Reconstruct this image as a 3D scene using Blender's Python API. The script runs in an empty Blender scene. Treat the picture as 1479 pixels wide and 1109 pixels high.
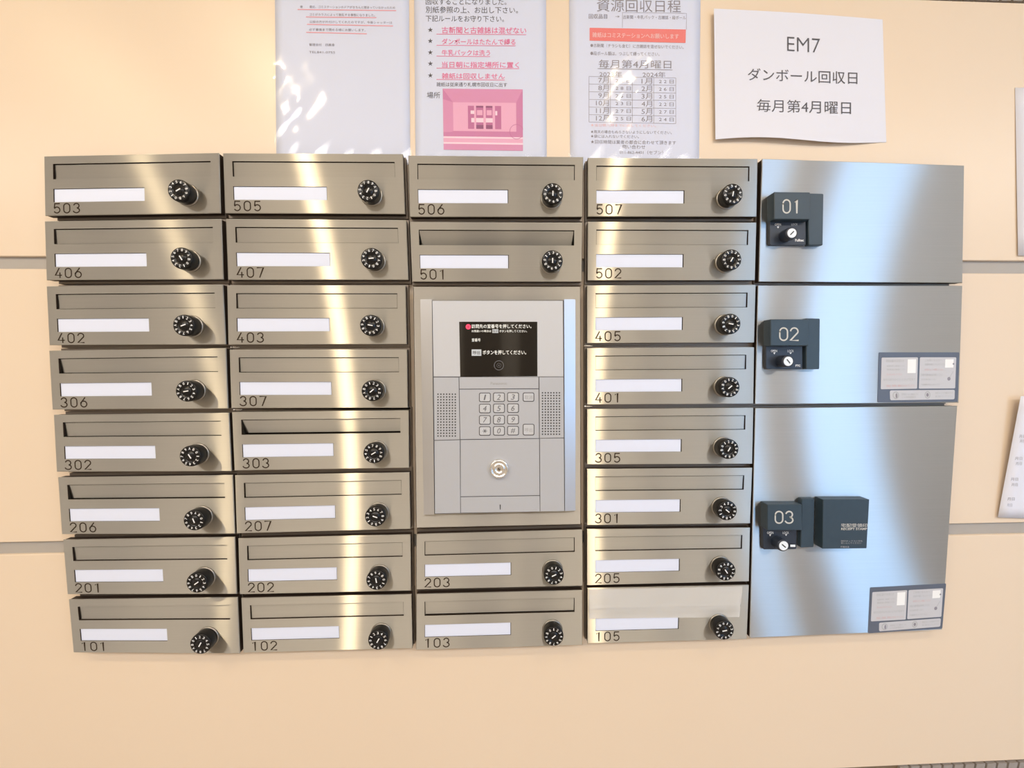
import bpy, bmesh, math, random
from mathutils import Vector, Matrix
random.seed(7)
S = bpy.context.scene
COL = S.collection
PI = math.pi
TOP = 1.75            # height of the top edge of the mailbox block above the floor
WD = 0.023            # distance from the mailbox fronts back to the wall face

# ------------------------------------------------------------------ camera
F = 555.0
R = [[0.9995574038467455, 0.006230006648846792, -0.02908923223993969],
     [-0.0075157276114453985, 0.9989899497929035, -0.04430117437769217],
     [0.028783854043966717, 0.04450019359426942, 0.9985946237169756]]
CC = (0.8447680919539519, 0.3958406520496493, -0.7447741849398745)   # right, down, towards wall

def world(x, y, d):
    return Vector((x, d, TOP - y))

def vec(a):
    return Vector((a[0], a[2], -a[1]))

cam = bpy.data.cameras.new('camera')
camo = bpy.data.objects.new('camera', cam)
COL.objects.link(camo)
cam.sensor_fit = 'HORIZONTAL'
cam.sensor_width = 36.0
cam.lens = F / 1479.0 * 36.0
cam.clip_start = 0.01
right, up, back = vec(R[0]), -vec(R[1]), -vec(R[2])
m = Matrix((right, up, back)).transposed().to_4x4()
m.translation = world(*CC)
camo.matrix_world = m
S.camera = camo

# ------------------------------------------------------------------ light
w = bpy.data.worlds.new('sky')
S.world = w
w.use_nodes = True
wn = w.node_tree
bg = wn.nodes['Background']
bg.inputs[0].default_value = (0.38, 0.64, 1.0, 1)
bg.inputs[1].default_value = 5.2

CEIL = 2.85
def lamp(x, y, power, size=0.11, color=(1, .80, .52), z=None, spread=PI):
    l = bpy.data.lights.new('downlight', 'AREA')
    l.shape = 'DISK'
    l.size = size
    l.energy = power
    l.color = color
    l.spread = spread
    o = bpy.data.objects.new('downlight', l)
    o.location = (x, y, (z or CEIL) - .012)
    COL.objects.link(o)
    return o
lamp(-0.25, -1.3, 9.5, size=.08)
lamp(1.53, -1.3, 8, size=.08)
lamp(-1.15, -1.3, 4, size=.08)
# added fill strip, brightens the hall and evens the steel's reflections
l = bpy.data.lights.new('added_fill_strip', 'AREA')
l.shape = 'RECTANGLE'
l.size, l.size_y = 9.0, .5
l.energy = 120
l.color = (1, .95, .90)
lo = bpy.data.objects.new('added_fill_strip', l)
lo.location = (1.1, -2.3, CEIL - .012)
COL.objects.link(lo)

S.view_settings.view_transform = 'Standard'
S.view_settings.look = 'None'
S.view_settings.gamma = 1
S.view_settings.use_curve_mapping = False
S.view_settings.exposure = 0.30
try:
    S.cycles.use_denoising = True
    S.cycles.sample_clamp_indirect = 8
    S.cycles.max_bounces = 8
    S.cycles.diffuse_bounces = 5
except Exception:
    pass

# ------------------------------------------------------------------ materials
def mat(name, col, rough=.5, metal=0.0, spec=.5, coat=0.0, coat_r=.1):
    M = bpy.data.materials.new(name)
    M.use_nodes = True
    b = M.node_tree.nodes['Principled BSDF']
    b.inputs['Base Color'].default_value = (*col, 1)
    b.inputs['Roughness'].default_value = rough
    b.inputs['Metallic'].default_value = metal
    b.inputs['Specular IOR Level'].default_value = spec
    b.inputs['Coat Weight'].default_value = coat
    b.inputs['Coat Roughness'].default_value = coat_r
    return M

def noise_color(M, c1, c2, scale, detail=3, stretch=(1, 1, 1), bump=0.0):
    nt = M.node_tree
    b = nt.nodes['Principled BSDF']
    geo = nt.nodes.new('ShaderNodeNewGeometry')
    mp = nt.nodes.new('ShaderNodeMapping')
    mp.inputs['Scale'].default_value = stretch
    n = nt.nodes.new('ShaderNodeTexNoise')
    n.inputs['Scale'].default_value = scale
    n.inputs['Detail'].default_value = detail
    mix = nt.nodes.new('ShaderNodeMix')
    mix.data_type = 'RGBA'
    mix.inputs[6].default_value = (*c1, 1)
    mix.inputs[7].default_value = (*c2, 1)
    nt.links.new(geo.outputs['Position'], mp.inputs[0])
    nt.links.new(mp.outputs[0], n.inputs[0])
    nt.links.new(n.outputs[0], mix.inputs[0])
    nt.links.new(mix.outputs[2], b.inputs['Base Color'])
    if bump:
        bp = nt.nodes.new('ShaderNodeBump')
        bp.inputs['Strength'].default_value = bump
        bp.inputs['Distance'].default_value = .001
        nt.links.new(n.outputs[0], bp.inputs['Height'])
        nt.links.new(bp.outputs[0], b.inputs['Normal'])
    return M

def brushed(name, col, rough=.325, aniso=.875, soft=.30):
    """stainless steel with a horizontal hairline grain: highlights spread upwards and downwards"""
    M = bpy.data.materials.new(name)
    M.use_nodes = True
    nt = M.node_tree
    nt.nodes.clear()
    out = nt.nodes.new('ShaderNodeOutputMaterial')
    t = nt.nodes.new('ShaderNodeCombineXYZ')
    t.inputs[0].default_value = 1.0
    geo = nt.nodes.new('ShaderNodeNewGeometry')
    mp = nt.nodes.new('ShaderNodeMapping')
    mp.inputs['Scale'].default_value = (6, 6, 900)
    n = nt.nodes.new('ShaderNodeTexNoise')
    n.inputs['Scale'].default_value = 1.0
    n.inputs['Detail'].default_value = 2
    mix = nt.nodes.new('ShaderNodeMix')
    mix.data_type = 'RGBA'
    mix.inputs[6].default_value = (*[c * .94 for c in col], 1)
    mix.inputs[7].default_value = (*[min(1, c * 1.05) for c in col], 1)
    nt.links.new(geo.outputs['Position'], mp.inputs[0])
    nt.links.new(mp.outputs[0], n.inputs[0])
    nt.links.new(n.outputs[0], mix.inputs[0])
    g = []
    for rr, an in ((rough, aniso), (rough * 1.55, aniso * .72)):
        q = nt.nodes.new('ShaderNodeBsdfAnisotropic')
        q.distribution = 'BECKMANN' if rr == rough else 'GGX'
        q.inputs['Roughness'].default_value = rr
        q.inputs['Anisotropy'].default_value = an
        nt.links.new(mix.outputs[2], q.inputs['Color'])
        nt.links.new(t.outputs[0], q.inputs['Tangent'])
        g.append(q)
    ms = nt.nodes.new('ShaderNodeMixShader')
    ms.inputs[0].default_value = soft
    nt.links.new(g[0].outputs[0], ms.inputs[1])
    nt.links.new(g[1].outputs[0], ms.inputs[2])
    nt.links.new(ms.outputs[0], out.inputs[0])
    return M

M_steel = brushed('brushed_steel', (.50, .48, .435))
M_lock_steel = brushed('brushed_steel_locker', (.47, .465, .45), rough=.285, aniso=.85, soft=.12)
M_plate = brushed('brushed_steel_plate', (.56, .54, .50))
M_flap = brushed('brushed_steel_flap', (.485, .465, .42))
M_edge = mat('door_edge', (.03, .018, .012), .6, spec=.3)
M_case = mat('casing_metal', (.24, .205, .175), .5, .9)
M_void = mat('slot_void', (.03, .025, .015), .9)
M_card = mat('name_card', (.72, .78, .96), .35, spec=.4)
M_engrave = mat('engraved_digit', (.055, .04, .03), .9, spec=.1)
M_black = mat('black_plastic', (.005, .005, .006), .25, spec=.35)
M_blackm = mat('black_satin', (.02, .02, .022), .38)
M_white = mat('white_mark', (.85, .87, .9), .5)
M_chrome = mat('chrome', (.85, .84, .82), .12, 1.0)
M_collar = mat('dial_collar', (.36, .34, .31), .32, 1.0)
M_slate = noise_color(mat('slate_plastic', (.035, .06, .08), .42), (.022, .043, .066), (.03, .054, .08), 60)
M_slated = mat('slate_plastic_lock', (.018, .026, .045), .4)
M_beige = mat('number_print', (.56, .56, .54), .5)
M_keyface = mat('key_face', (.80, .88, .97), .35)
M_silver = mat('silver_plastic', (.47, .49, .54), .45, .2)
M_silver2 = mat('silver_bezel', (.56, .58, .63), .4, .2)
M_rail = mat('aluminium_rail', (.58, .59, .62), .32, .75)
M_seam = mat('seam_dark', (.10, .10, .11), .7)
M_key = mat('key_cap', (.52, .54, .58), .45)
M_keyring = mat('key_surround', (.09, .09, .10), .5)
M_keynum = mat('key_numeral', (.14, .14, .16), .5)
M_greynum = mat('grey_print', (.36, .36, .38), .5)
M_screen = mat('screen_glass', (.010, .008, .006), .06, spec=.6)
def emit(name, col, s):
    M = mat(name, col, .5)
    b = M.node_tree.nodes['Principled BSDF']
    b.inputs['Emission Color'].default_value = (*col, 1)
    b.inputs['Emission Strength'].default_value = s
    return M
M_lcd = emit('lcd_white', (.75, .76, .73), .35)
M_lcdbox = emit('lcd_grey_box', (.42, .45, .48), .25)
M_lcdred = emit('lcd_red', (.9, .05, .12), .45)
M_lcdink = mat('lcd_ink', (.05, .05, .06), .5)
M_paper = mat('paper', (.66, .71, .88), .55, spec=.3)
M_paperw = mat('paper_warm', (.73, .75, .86), .6, spec=.3)
M_ink = mat('ink', (.09, .09, .11), .7)
M_inkg = mat('ink_grey', (.26, .25, .30), .7)
M_pink = mat('ink_pink', (.80, .16, .34), .7)
M_redline = mat('ink_red_marker', (.82, .36, .42), .7)
M_band = mat('ink_red_band', (.80, .20, .19), .7)
M_table = mat('ink_table', (.36, .35, .42), .7)
M_ph = [mat('photo_pink_%d' % i, c, .5) for i, c in enumerate(
    [(.66, .27, .47), (.58, .20, .40), (.50, .15, .33), (.26, .07, .18), (.88, .66, .78), (.78, .40, .58), (.40, .12, .28)])]
M_stick = mat('sticker_slate', (.10, .12, .17), .4)
M_stickp = mat('sticker_white', (.54, .55, .60), .5)
M_stickt = mat('sticker_grey_print', (.42, .44, .47), .6)
M_stickr = mat('sticker_red_print', (.62, .42, .44), .6)
M_joint = noise_color(mat('joint_grey', (.40, .37, .34), .5), (.37, .345, .32), (.43, .40, .37), 20)
M_tileb = mat('tile_brown', (.17, .12, .07), .5)
M_tileg = mat('tile_grey', (.30, .27, .25), .5)
M_wall = noise_color(mat('cream_panel', (.8, .66, .48), .33, spec=.5), (.76, .625, .485), (.79, .655, .515), 2.2, 4, (1, 1, .6))
M_room = noise_color(mat('room_wall', (.5, .45, .38), .6), (.74, .70, .62), (.78, .74, .66), 3)
M_reflband = mat('reflection_band_dark', (.24, .21, .18), .5)
M_ceil = noise_color(mat('ceiling_paint', (.75, .72, .66), .8), (.72, .69, .63), (.78, .75, .69), 5)
M_floor = noise_color(mat('floor_stone', (.4, .36, .32), .35), (.36, .32, .28), (.44, .40, .36), 8)
M_doorm = mat('door_metal', (.35, .33, .30), .35, .9)
def thin(name, fac, rough, tint=(1, 1, 1), milk=0.0):
    """clear thin film: transparent with a gloss that grows at grazing angles"""
    M = bpy.data.materials.new(name)
    M.use_nodes = True
    nt = M.node_tree
    nt.nodes.clear()
    out = nt.nodes.new('ShaderNodeOutputMaterial')
    tr = nt.nodes.new('ShaderNodeBsdfTransparent')
    tr.inputs[0].default_value = (*tint, 1)
    gl = nt.nodes.new('ShaderNodeBsdfGlossy')
    gl.inputs['Roughness'].default_value = rough
    gl.inputs[0].default_value = (1, 1, 1, 1)
    lw = nt.nodes.new('ShaderNodeLayerWeight')
    lw.inputs[0].default_value = .5
    pw = nt.nodes.new('ShaderNodeMath'); pw.operation = 'POWER'; pw.inputs[1].default_value = 5
    fr = nt.nodes.new('ShaderNodeMath'); fr.operation = 'MULTIPLY_ADD'
    fr.inputs[1].default_value = .9; fr.inputs[2].default_value = ((fac - 1) / (fac + 1)) ** 2
    nt.links.new(lw.outputs['Facing'], pw.inputs[0])
    nt.links.new(pw.outputs[0], fr.inputs[0])
    mx = nt.nodes.new('ShaderNodeMixShader')
    base = tr
    if milk:
        df = nt.nodes.new('ShaderNodeBsdfDiffuse')
        df.inputs[0].default_value = (.80, .80, .80, 1)
        mk = nt.nodes.new('ShaderNodeMixShader')
        mk.inputs[0].default_value = milk
        nt.links.new(tr.outputs[0], mk.inputs[1])
        nt.links.new(df.outputs[0], mk.inputs[2])
        base = mk
    nt.links.new(fr.outputs[0], mx.inputs[0])
    nt.links.new(base.outputs[0], mx.inputs[1])
    nt.links.new(gl.outputs[0], mx.inputs[2])
    nt.links.new(mx.outputs[0], out.inputs[0])
    return M
M_film = thin('clear_film', 1.5, .07)
M_tape = thin('milky_film', 1.5, .15, milk=.62)
M_glass = thin('door_glass', 1.45, .02, (.93, .97, 1))

# ------------------------------------------------------------------ helpers
def unp(px, py, d=0.0):
    """point of the plane d behind the mailbox fronts seen at a place of the photograph"""
    v = ((px - 739.5) / F, (py - 554.5) / F, 1.0)
    r = [sum(R[k][i] * v[k] for k in range(3)) for i in range(3)]
    s = (d - CC[2]) / r[2]
    return (CC[0] + r[0] * s, CC[1] + r[1] * s)

def unpw(px, py, d=0.0):
    x, y = unp(px, py, d)
    return world(x, y, d)

def new(name, verts, faces, mats, parent=None, fm=None, smooth=False):
    me = bpy.data.meshes.new(name)
    me.from_pydata([tuple(v) for v in verts], [], faces)
    for M in (mats if isinstance(mats, (list, tuple)) else [mats]):
        me.materials.append(M)
    if fm:
        for p, i in zip(me.polygons, fm):
            p.material_index = i
    if smooth:
        me.shade_smooth()
    o = bpy.data.objects.new(name, me)
    COL.objects.link(o)
    if parent is not None:
        o.parent = parent
        # vertices are given in world space; top-level empties carry a location
        o.matrix_parent_inverse = parent.matrix_world.inverted()
    return o

def put(name, me, parent=None):
    o = bpy.data.objects.new(name, me)
    COL.objects.link(o)
    if parent is not None:
        o.parent = parent
    return o

def thing(name, label, cat, loc=(0, 0, 0), group=None):
    o = bpy.data.objects.new(name, None)
    o.empty_display_size = .05
    o.location = loc
    COL.objects.link(o)
    o.matrix_world = Matrix.Translation(Vector(loc))
    o['label'] = label
    o['category'] = cat
    if group:
        o['group'] = group
    return o

class MB:
    def __init__(s):
        s.v = []; s.f = []; s.m = []
    def quad(s, a, b, c, d, mi=0):
        n = len(s.v); s.v += [a, b, c, d]; s.f.append((n, n + 1, n + 2, n + 3)); s.m.append(mi)
    def poly(s, pts, mi=0):
        n = len(s.v); s.v += list(pts); s.f.append(tuple(range(n, n + len(pts)))); s.m.append(mi)
    def prism(s, front, backp, mi=0, cap_back=True):
        n = len(s.v); k = len(front)
        s.v += list(front) + list(backp)
        s.f.append(tuple(range(n, n + k))); s.m.append(mi)
        if cap_back:
            s.f.append(tuple(range(n + 2 * k - 1, n + k - 1, -1))); s.m.append(mi)
        for i in range(k):
            j = (i + 1) % k
            s.f.append((n + i, n + k + i, n + k + j, n + j)); s.m.append(mi)
    def add(s, verts, faces, mi=0):
        n = len(s.v); s.v += list(verts)
        for f in faces:
            s.f.append(tuple(i + n for i in f)); s.m.append(mi)
    def build(s, name, mats, parent=None, smooth=False):
        return new(name, s.v, s.f, mats, parent, s.m, smooth)

def round_rect(w, h, r, n=4):
    pts = []
    for cx, cy, a0 in ((w - r, h - r, 0), (r, h - r, 90), (r, r, 180), (w - r, r, 270)):
        for i in range(n + 1):
            a = math.radians(a0 + 90 * i / n)
            pts.append((cx + r * math.cos(a), cy + r * math.sin(a)))
    return pts

def bil(q, s, t):
    """q = TL TR BL BR"""
    a, b, c, d = q
    return tuple((a[i] * (1 - s) + b[i] * s) * (1 - t) + (c[i] * (1 - s) + d[i] * s) * t for i in range(2))

def slab(name, qpx, d0, d1, M, parent, r=0.0, ch=0.0):
    """a plate whose front (at depth d0) has corners qpx (TL TR BL BR), going back to depth d1; r rounds, ch chamfers (metres)"""
    P = [unp(x, y, d0) for x, y in qpx]
    wid = math.dist(P[0], P[1]); hei = math.dist(P[0], P[2])
    def ring(ins, d):
        if r > 0:
            rr = max(r - ins, r * .4)
            pts = [(ins + x, ins + y) for x, y in round_rect(wid - 2 * ins, hei - 2 * ins, rr)]
        else:
            pts = [(wid - ins, hei - ins), (ins, hei - ins), (ins, ins), (wid - ins, ins)]
        return [world(*bil(P, x / wid, y / hei), d) for x, y in pts]
    mb = MB()
    if ch > 0:
        a, b, c = ring(ch, d0), ring(0, d0 + ch), ring(0, d1)
        k = len(a)
        mb.add(a + b + c, [tuple(range(k))] + [(i, i + k, (i + 1) % k + k, (i + 1) % k) for i in range(k)]
               + [(i + k, i + 2 * k, (i + 1) % k + 2 * k, (i + 1) % k + k) for i in range(k)] + [tuple(range(3 * k - 1, 2 * k - 1, -1))])
    else:
        mb.prism(ring(0, d0), ring(0, d1))
    return mb.build(name, M, parent)

# ---- lettering
_gc = {}
def glyphs(s, off=0.0):
    k = (s, off)
    if k not in _gc:
        c = bpy.data.curves.new('t', 'FONT')
        c.body = s
        c.resolution_u = 2
        c.offset = off
        c.fill_mode = 'FRONT'
        o = bpy.data.objects.new('t', c)
        COL.objects.link(o)
        dg = bpy.context.evaluated_depsgraph_get()
        me = bpy.data.meshes.new_from_object(o.evaluated_get(dg))
        V = [(v.co.x, v.co.y) for v in me.vertices]
        Fc = [tuple(p.vertices) for p in me.polygons]
        bpy.data.objects.remove(o)
        bpy.data.curves.remove(c)
        bpy.data.meshes.remove(me)
        x0 = min(v[0] for v in V); x1 = max(v[0] for v in V)
        y0 = min(v[1] for v in V); y1 = max(v[1] for v in V)
        _gc[k] = ([((x - x0) / (x1 - x0), (y - y0) / (y1 - y0)) for x, y in V], Fc)
    return _gc[k]

def text_px(mb, s, x0, x1, ytop, ybot, dfn, slope=0.0, off=0.0, mi=0, shear=0.0):
    """writes s into the pixel box x0..x1 / ytop..ybot on the surface with depth dfn(px,py)"""
    V, Fc = glyphs(s, off)
    out = []
    h = ybot - ytop
    for a, b in V:
        px = x0 + (x1 - x0) * a + shear * h * (b - .5)
        py = ybot - h * b + slope * (px - x0)
        out.append(unpw(px, py, dfn(px, py)))
    mb.add(out, Fc, mi)

def quad_px(mb, q, dfn, mi=0):
    """q = TL TR BR BL"""
    mb.poly([unpw(x, y, dfn(x, y)) for x, y in q], mi)

def line_px(mb, x0, y0, x1, y1, wd, dfn, mi=0, n=1):
    L = math.hypot(x1 - x0, y1 - y0)
    nx, ny = -(y1 - y0) / L * wd / 2, (x1 - x0) / L * wd / 2
    for i in range(n):
        a, b = i / n, (i + 1) / n
        ax, ay, bx, by = x0 + (x1 - x0) * a, y0 + (y1 - y0) * a, x0 + (x1 - x0) * b, y0 + (y1 - y0) * b
        quad_px(mb, [(ax - nx, ay - ny), (bx - nx, by - ny), (bx + nx, by + ny), (ax + nx, ay + ny)], dfn, mi)

# engraved numerals as single strokes, unit box 0..1 x 0..1 (y down)
def arc(cx, cy, rx, ry, a0, a1, n=8):
    return [(cx + rx * math.cos(math.radians(a0 + (a1 - a0) * i / n)), cy + ry * math.sin(math.radians(a0 + (a1 - a0) * i / n))) for i in range(n + 1)]
DIG = {
    '0': [arc(.5, .3, .5, .3, 180, 360) + arc(.5, .7, .5, .3, 0, 180) + [(0, .3)]],
    '1': [[(.15, .16), (.55, 0), (.55, 1)]],
    '2': [arc(.5, .28, .48, .28, 190, 380, 9) + [(0, 1), (1, 1)]],
    '3': [arc(.48, .26, .44, .26, 200, 440, 9) + arc(.46, .74, .52, .26, 290, 520, 9)],
    '4': [[(.62, 0), (0, .74), (1, .74)], [(.74, .48), (.74, 1)]],
    '5': [[(.92, 0), (.14, 0), (.06, .46)] + arc(.48, .68, .5, .32, 215, 505, 10)],
    '6': [[(.72, 0), (.08, .52)] + arc(.5, .68, .5, .32, 195, 555, 14)],
    '7': [[(0, 0), (1, 0), (.38, 1)]],
    '8': [arc(.5, .26, .42, .26, 90, 450, 14), arc(.5, .74, .5, .26, -90, 270, 14)],
    '9': [arc(.5, .32, .5, .32, 20, 380, 14) + [(.28, 1)]],
}
def ribbon(mb, pts, wd, fn, mi=0):
    """flat stroke of width wd along pts (plane coordinates), fn(x,y)->world"""
    n = len(pts)
    L, Rr = [], []
    for i, p in enumerate(pts):
        a = pts[max(i - 1, 0)]; b = pts[min(i + 1, n - 1)]
        if i == 0: a = p
        if i == n - 1: b = p
        dx, dy = b[0] - a[0], b[1] - a[1]
        l = math.hypot(dx, dy) or 1
        ex = 0
        dx /= l; dy /= l
        sx, sy = (p[0] - dx * wd * .35, p[1] - dy * wd * .35) if i == 0 else ((p[0] + dx * wd * .35, p[1] + dy * wd * .35) if i == n - 1 else p)
        k = 1.0
        if 0 < i < n - 1:
            d1 = (p[0] - a[0], p[1] - a[1]); d2 = (b[0] - p[0], b[1] - p[1])
            l1 = math.hypot(*d1) or 1; l2 = math.hypot(*d2) or 1
            c = (d1[0] * d2[0] + d1[1] * d2[1]) / l1 / l2
            k = min(1.6, 1 / max(.3, math.sqrt(max(0, (1 + c) / 2))))
        L.append((sx - dy * wd / 2 * k, sy + dx * wd / 2 * k)); Rr.append((sx + dy * wd / 2 * k, sy - dx * wd / 2 * k))
    V = [fn(*p) for p in L] + [fn(*p) for p in Rr]
    mb.add(V, [(i, i + 1, n + i + 1, n + i) for i in range(n - 1)], mi)

def numerals(mb, s, x, y, w_, h_, pitch, wd, fn):
    for i, ch in enumerate(s):
        for st in DIG[ch]:
            ribbon(mb, [(x + i * pitch + a * w_, y + b * h_) for a, b in st], wd, fn)

def lathe(profile, n, axis_pt=(0, 0, 0)):
    """surface of revolution about the Y axis: profile = [(r, y)]"""
    V, Fc = [], []
    for r, y in profile:
        for i in range(n):
            a = 2 * PI * i / n
            V.append((axis_pt[0] + r * math.cos(a), axis_pt[1] + y, axis_pt[2] + r * math.sin(a)))
    for k in range(len(profile) - 1):
        for i in range(n):
            j = (i + 1) % n
            Fc.append((k * n + i, k * n + j, (k + 1) * n + j, (k + 1) * n + i))
    Fc.append(tuple(range((len(profile) - 1) * n, len(profile) * n)))
    return V, Fc

def mesh_of(name, V, Fc, M, smooth=False):
    me = bpy.data.meshes.new(name)
    me.from_pydata(V, [], Fc)
    for q in (M if isinstance(M, (list, tuple)) else [M]):
        me.materials.append(q)
    if smooth:
        me.shade_smooth()
    return me

# ------------------------------------------------------------------ the setting
def structure(name, mb_or_obj, M=None):
    o = mb_or_obj.build(name, M) if isinstance(mb_or_obj, MB) else mb_or_obj
    o['kind'] = 'structure'
    return o

def box(mb, x0, x1, y0, y1, z0, z1, mi=0):
    a = [Vector(p) for p in ((x0, y0, z0), (x1, y0, z0), (x1, y0, z1), (x0, y0, z1))]
    b = [Vector(p) for p in ((x0, y1, z0), (x1, y1, z0), (x1, y1, z1), (x0, y1, z1))]
    mb.prism(a, b, mi)

XL, XR, YB = -3.9, 6.3, -3.4
mb = MB(); box(mb, XL - .1, XR + .1, YB - .1, .2, -.1, 0); structure('floor', mb, M_floor)
mb = MB(); box(mb, XL - .1, XR + .1, YB - .1, .2, CEIL, CEIL + .1); structure('ceiling', mb, M_ceil)
mb = MB(); box(mb, XL - .1, XL, YB, .05, 0, CEIL); structure('wall_left', mb, M_room)
mb = MB(); box(mb, XR, XR + .1, YB, .05, 0, CEIL); structure('wall_right', mb, M_room)
# wall behind the photographer, with the entrance opening
DX0, DX1, DZ = 4.20, 5.15, 2.6
SX0, SX1 = 3.35, 3.75
mb = MB()
box(mb, XL, SX0, YB - .1, YB, 0, CEIL); box(mb, SX1, DX0, YB - .1, YB, 0, CEIL); box(mb, SX0, SX1, YB - .1, YB, 0, .5); box(mb, SX0, SX1, YB - .1, YB, 2.3, CEIL); box(mb, DX1, XR, YB - .1, YB, 0, CEIL); box(mb, DX0, DX1, YB - .1, YB, DZ, CEIL)
structure('wall_front', mb, M_room)
mb = MB()
for a, b in ((DX0, DX0 + .05), (DX1 - .05, DX1)):
    box(mb, a, b, YB - .08, YB - .02, 0, DZ)
for a, b in ((0, .1), (DZ - .06, DZ)):
    box(mb, DX0 + .05, DX1 - .05, YB - .08, YB - .02, a, b)
dr = structure('door_1', mb, M_doorm)
mb = MB(); box(mb, DX0 + .05, DX1 - .05, YB - .055, YB - .045, .1, DZ - .06); mb.build('glass_pane', M_glass, dr)
mb = MB(); box(mb, SX0, SX1, YB - .06, YB - .05, .5, 2.3); structure('window_1', mb, M_glass)
# unseen dark uprights added on that wall to band the steel's reflections
for i, (a, b) in enumerate(((-3.35, -2.85), (-2.0, -1.65), (.45, .85), (1.05, 1.25), (2.4, 2.6), (3.85, 4.15), (5.2, 6.2))):
    mb = MB(); box(mb, a, b, YB, YB + .04, 0, CEIL); structure('trim_%d' % (6 + i), mb, M_reflband)

# mailbox wall: backing, cream panels, recessed grey joints
wb = MB(); box(wb, XL, XR, WD + .006, WD + .1, 0, CEIL)
wall = structure('wall_back', wb, M_joint)
WX0, WX1 = XL, XR
def wline(pL, pR):
    a, b = unp(*pL, WD), unp(*pR, WD)
    def f(x): return a[1] + (b[1] - a[1]) * (x - a[0]) / (b[0] - a[0])
    return f
j1t, j1b = wline((0, 370), (1479, 376.5)), wline((0, 388), (1479, 395))
j2t, j2b = wline((0, 783.5), (1479, 754.5)), wline((0, 801.5), (1479, 771.5))
e_top = wline((1430, -.5), (1479, 8.5))
rows = [(lambda x: -(CEIL - TOP), lambda x: -.345), (lambda x: -.3215 + (x - 1.89) * .01, j1t), (j1b, j2t),
        (j2b, lambda x: 1.259 - (x - 1.9) * .01), (lambda x: 1.285, lambda x: TOP)]
for i, (ft, fb) in enumerate(rows):
    mb = MB()
    # a small rounded arris along the long edges
    xs = [WX0, WX1]
    c = .0012
    sec = lambda x: [world(x, ft(x), WD + .006), world(x, ft(x), WD + c), world(x, ft(x) + c, WD), world(x, fb(x) - c, WD), world(x, fb(x), WD + c), world(x, fb(x), WD + .006)]
    A, B = sec(xs[0]), sec(xs[1])
    mb.add(A + B, [(k, k + 1, k + 7, k + 6) for k in range(5)])
    mb.build('wall_panel', M_wall, wall)
# mosaic bands above and below the three panel courses
for nm, y0, y1, sl in (('trim_1', -.345, -.3235, .06), ('trim_2', 1.2605, 1.285, -.10)):
    mb = MB(); mb.prism([world(WX0, y0 + .001, WD + .0045), world(WX1, y0 + .001, WD + .0045), world(WX1, y1, WD + .0045), world(WX0, y1, WD + .0045)],
                        [world(WX0, y0 + .001, WD + .006), world(WX1, y0 + .001, WD + .006), world(WX1, y1, WD + .006), world(WX0, y1, WD + .006)])
    o = structure(nm, mb, M_tileb)
    tm = None
    for k in range(14):
        x0 = 1.70 + k * .0245
        yy0, yy1 = y0 + .003, y1 - .001
        mb = MB()
        fr = [world(x0, yy0, WD - .0005), world(x0 + .0195, yy0, WD - .0005), world(x0 + .0165, yy1, WD - .0005), world(x0 - .003, yy1, WD - .0005)]
        bk = [Vector((p.x, WD + .0045, p.z)) for p in fr]
        mb.prism(fr, bk)
        mb.build('tile', M_tileg, o)

# ------------------------------------------------------------------ mailboxes
UW, UH = .3294, .1111
BOX = {
 '503': ((63.4,225.5),(315.9,220.6),(64.9,311.4),(318,307.7)),
 '406': ((64.2,319.4),(319,315.8),(67,404.5),(322.3,403.4)),
 '402': ((66.9,413.4),(321.5,410.8),(71.2,498.4),(325.9,497.4)),
 '306': ((70.6,506.4),(325.9,502.8),(75.5,591.5),(329.1,590)),
 '302': ((77.3,599),(330.4,596.2),(81.6,681.3),(334.3,680.6)),
 '206': ((83.4,689.3),(335.9,686),(89.2,771.5),(339.1,770.8)),
 '201': ((90.8,779.5),(339,775.6),(97.3,858.4),(341.8,857.8)),
 '101': ((99,866),(342.9,862.8),(106,942.4),(346.1,943.9)),
 '505': ((321.8,221),(581.9,222.3),(324.9,307.7),(585.1,308.8)),
 '407': ((326,315.8),(586.7,317.5),(329.2,404),(589.9,404)),
 '403': ((327.7,411.9),(585.8,412.3),(329.5,497.8),(587.6,496.9)),
 '307': ((331.2,504.9),(588,504.5),(333.8,589.3),(589.1,588.9)),
 '303': ((334.7,595),(590.4,592.5),(338.4,679.5),(590.9,675.6)),
 '207': ((339,686.4),(591.5,682.1),(341.6,770.4),(593,763.9)),
 '202': ((343.8,777.7),(593,771.9),(346,858.4),(593.7,853)),
 '102': ((348.1,863.9),(594.3,858.4),(351.4,942.8),(595.9,936.3)),
 '506': ((589.5,224.4),(842.5,226.6),(591.6,312.9),(841.5,312.9)),
 '501': ((591.6,320.1),(841.5,321.2),(594.9,406.6),(840.4,406.6)),
 '203': ((601.1,771.4),(841.3,764.9),(601.1,851.4),(841.9,846)),
 '103': ((601.1,858.3),(841.3,852.5),(601.1,938.6),(841.3,931.5)),
 '507': ((849,227.7),(1094.4,229.2),(849,312.5),(1092.9,312.5)),
 '502': ((849,320),(1092.9,321.2),(848.4,404.9),(1090.7,404.5)),
 '405': ((847.7,412.3),(1091.8,411.3),(847.7,495.6),(1089.6,494.5)),
 '401': ((847.7,502.8),(1089.6,501.3),(847.7,584.3),(1088.5,582.8)),
 '305': ((847.7,590.8),(1088.5,588.7),(847.7,670.8),(1086.8,669.8)),
 '301': ((847.7,677.3),(1086.8,675.6),(847.7,758.5),(1083.6,755.9)),
 '205': ((847.7,764.5),(1083.6,762.1),(847.7,845.4),(1082,839.6)),
 '105': ((848.4,849.7),(1082,844.9),(848.4,929.3),(1078.8,922.8)),
}
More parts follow.
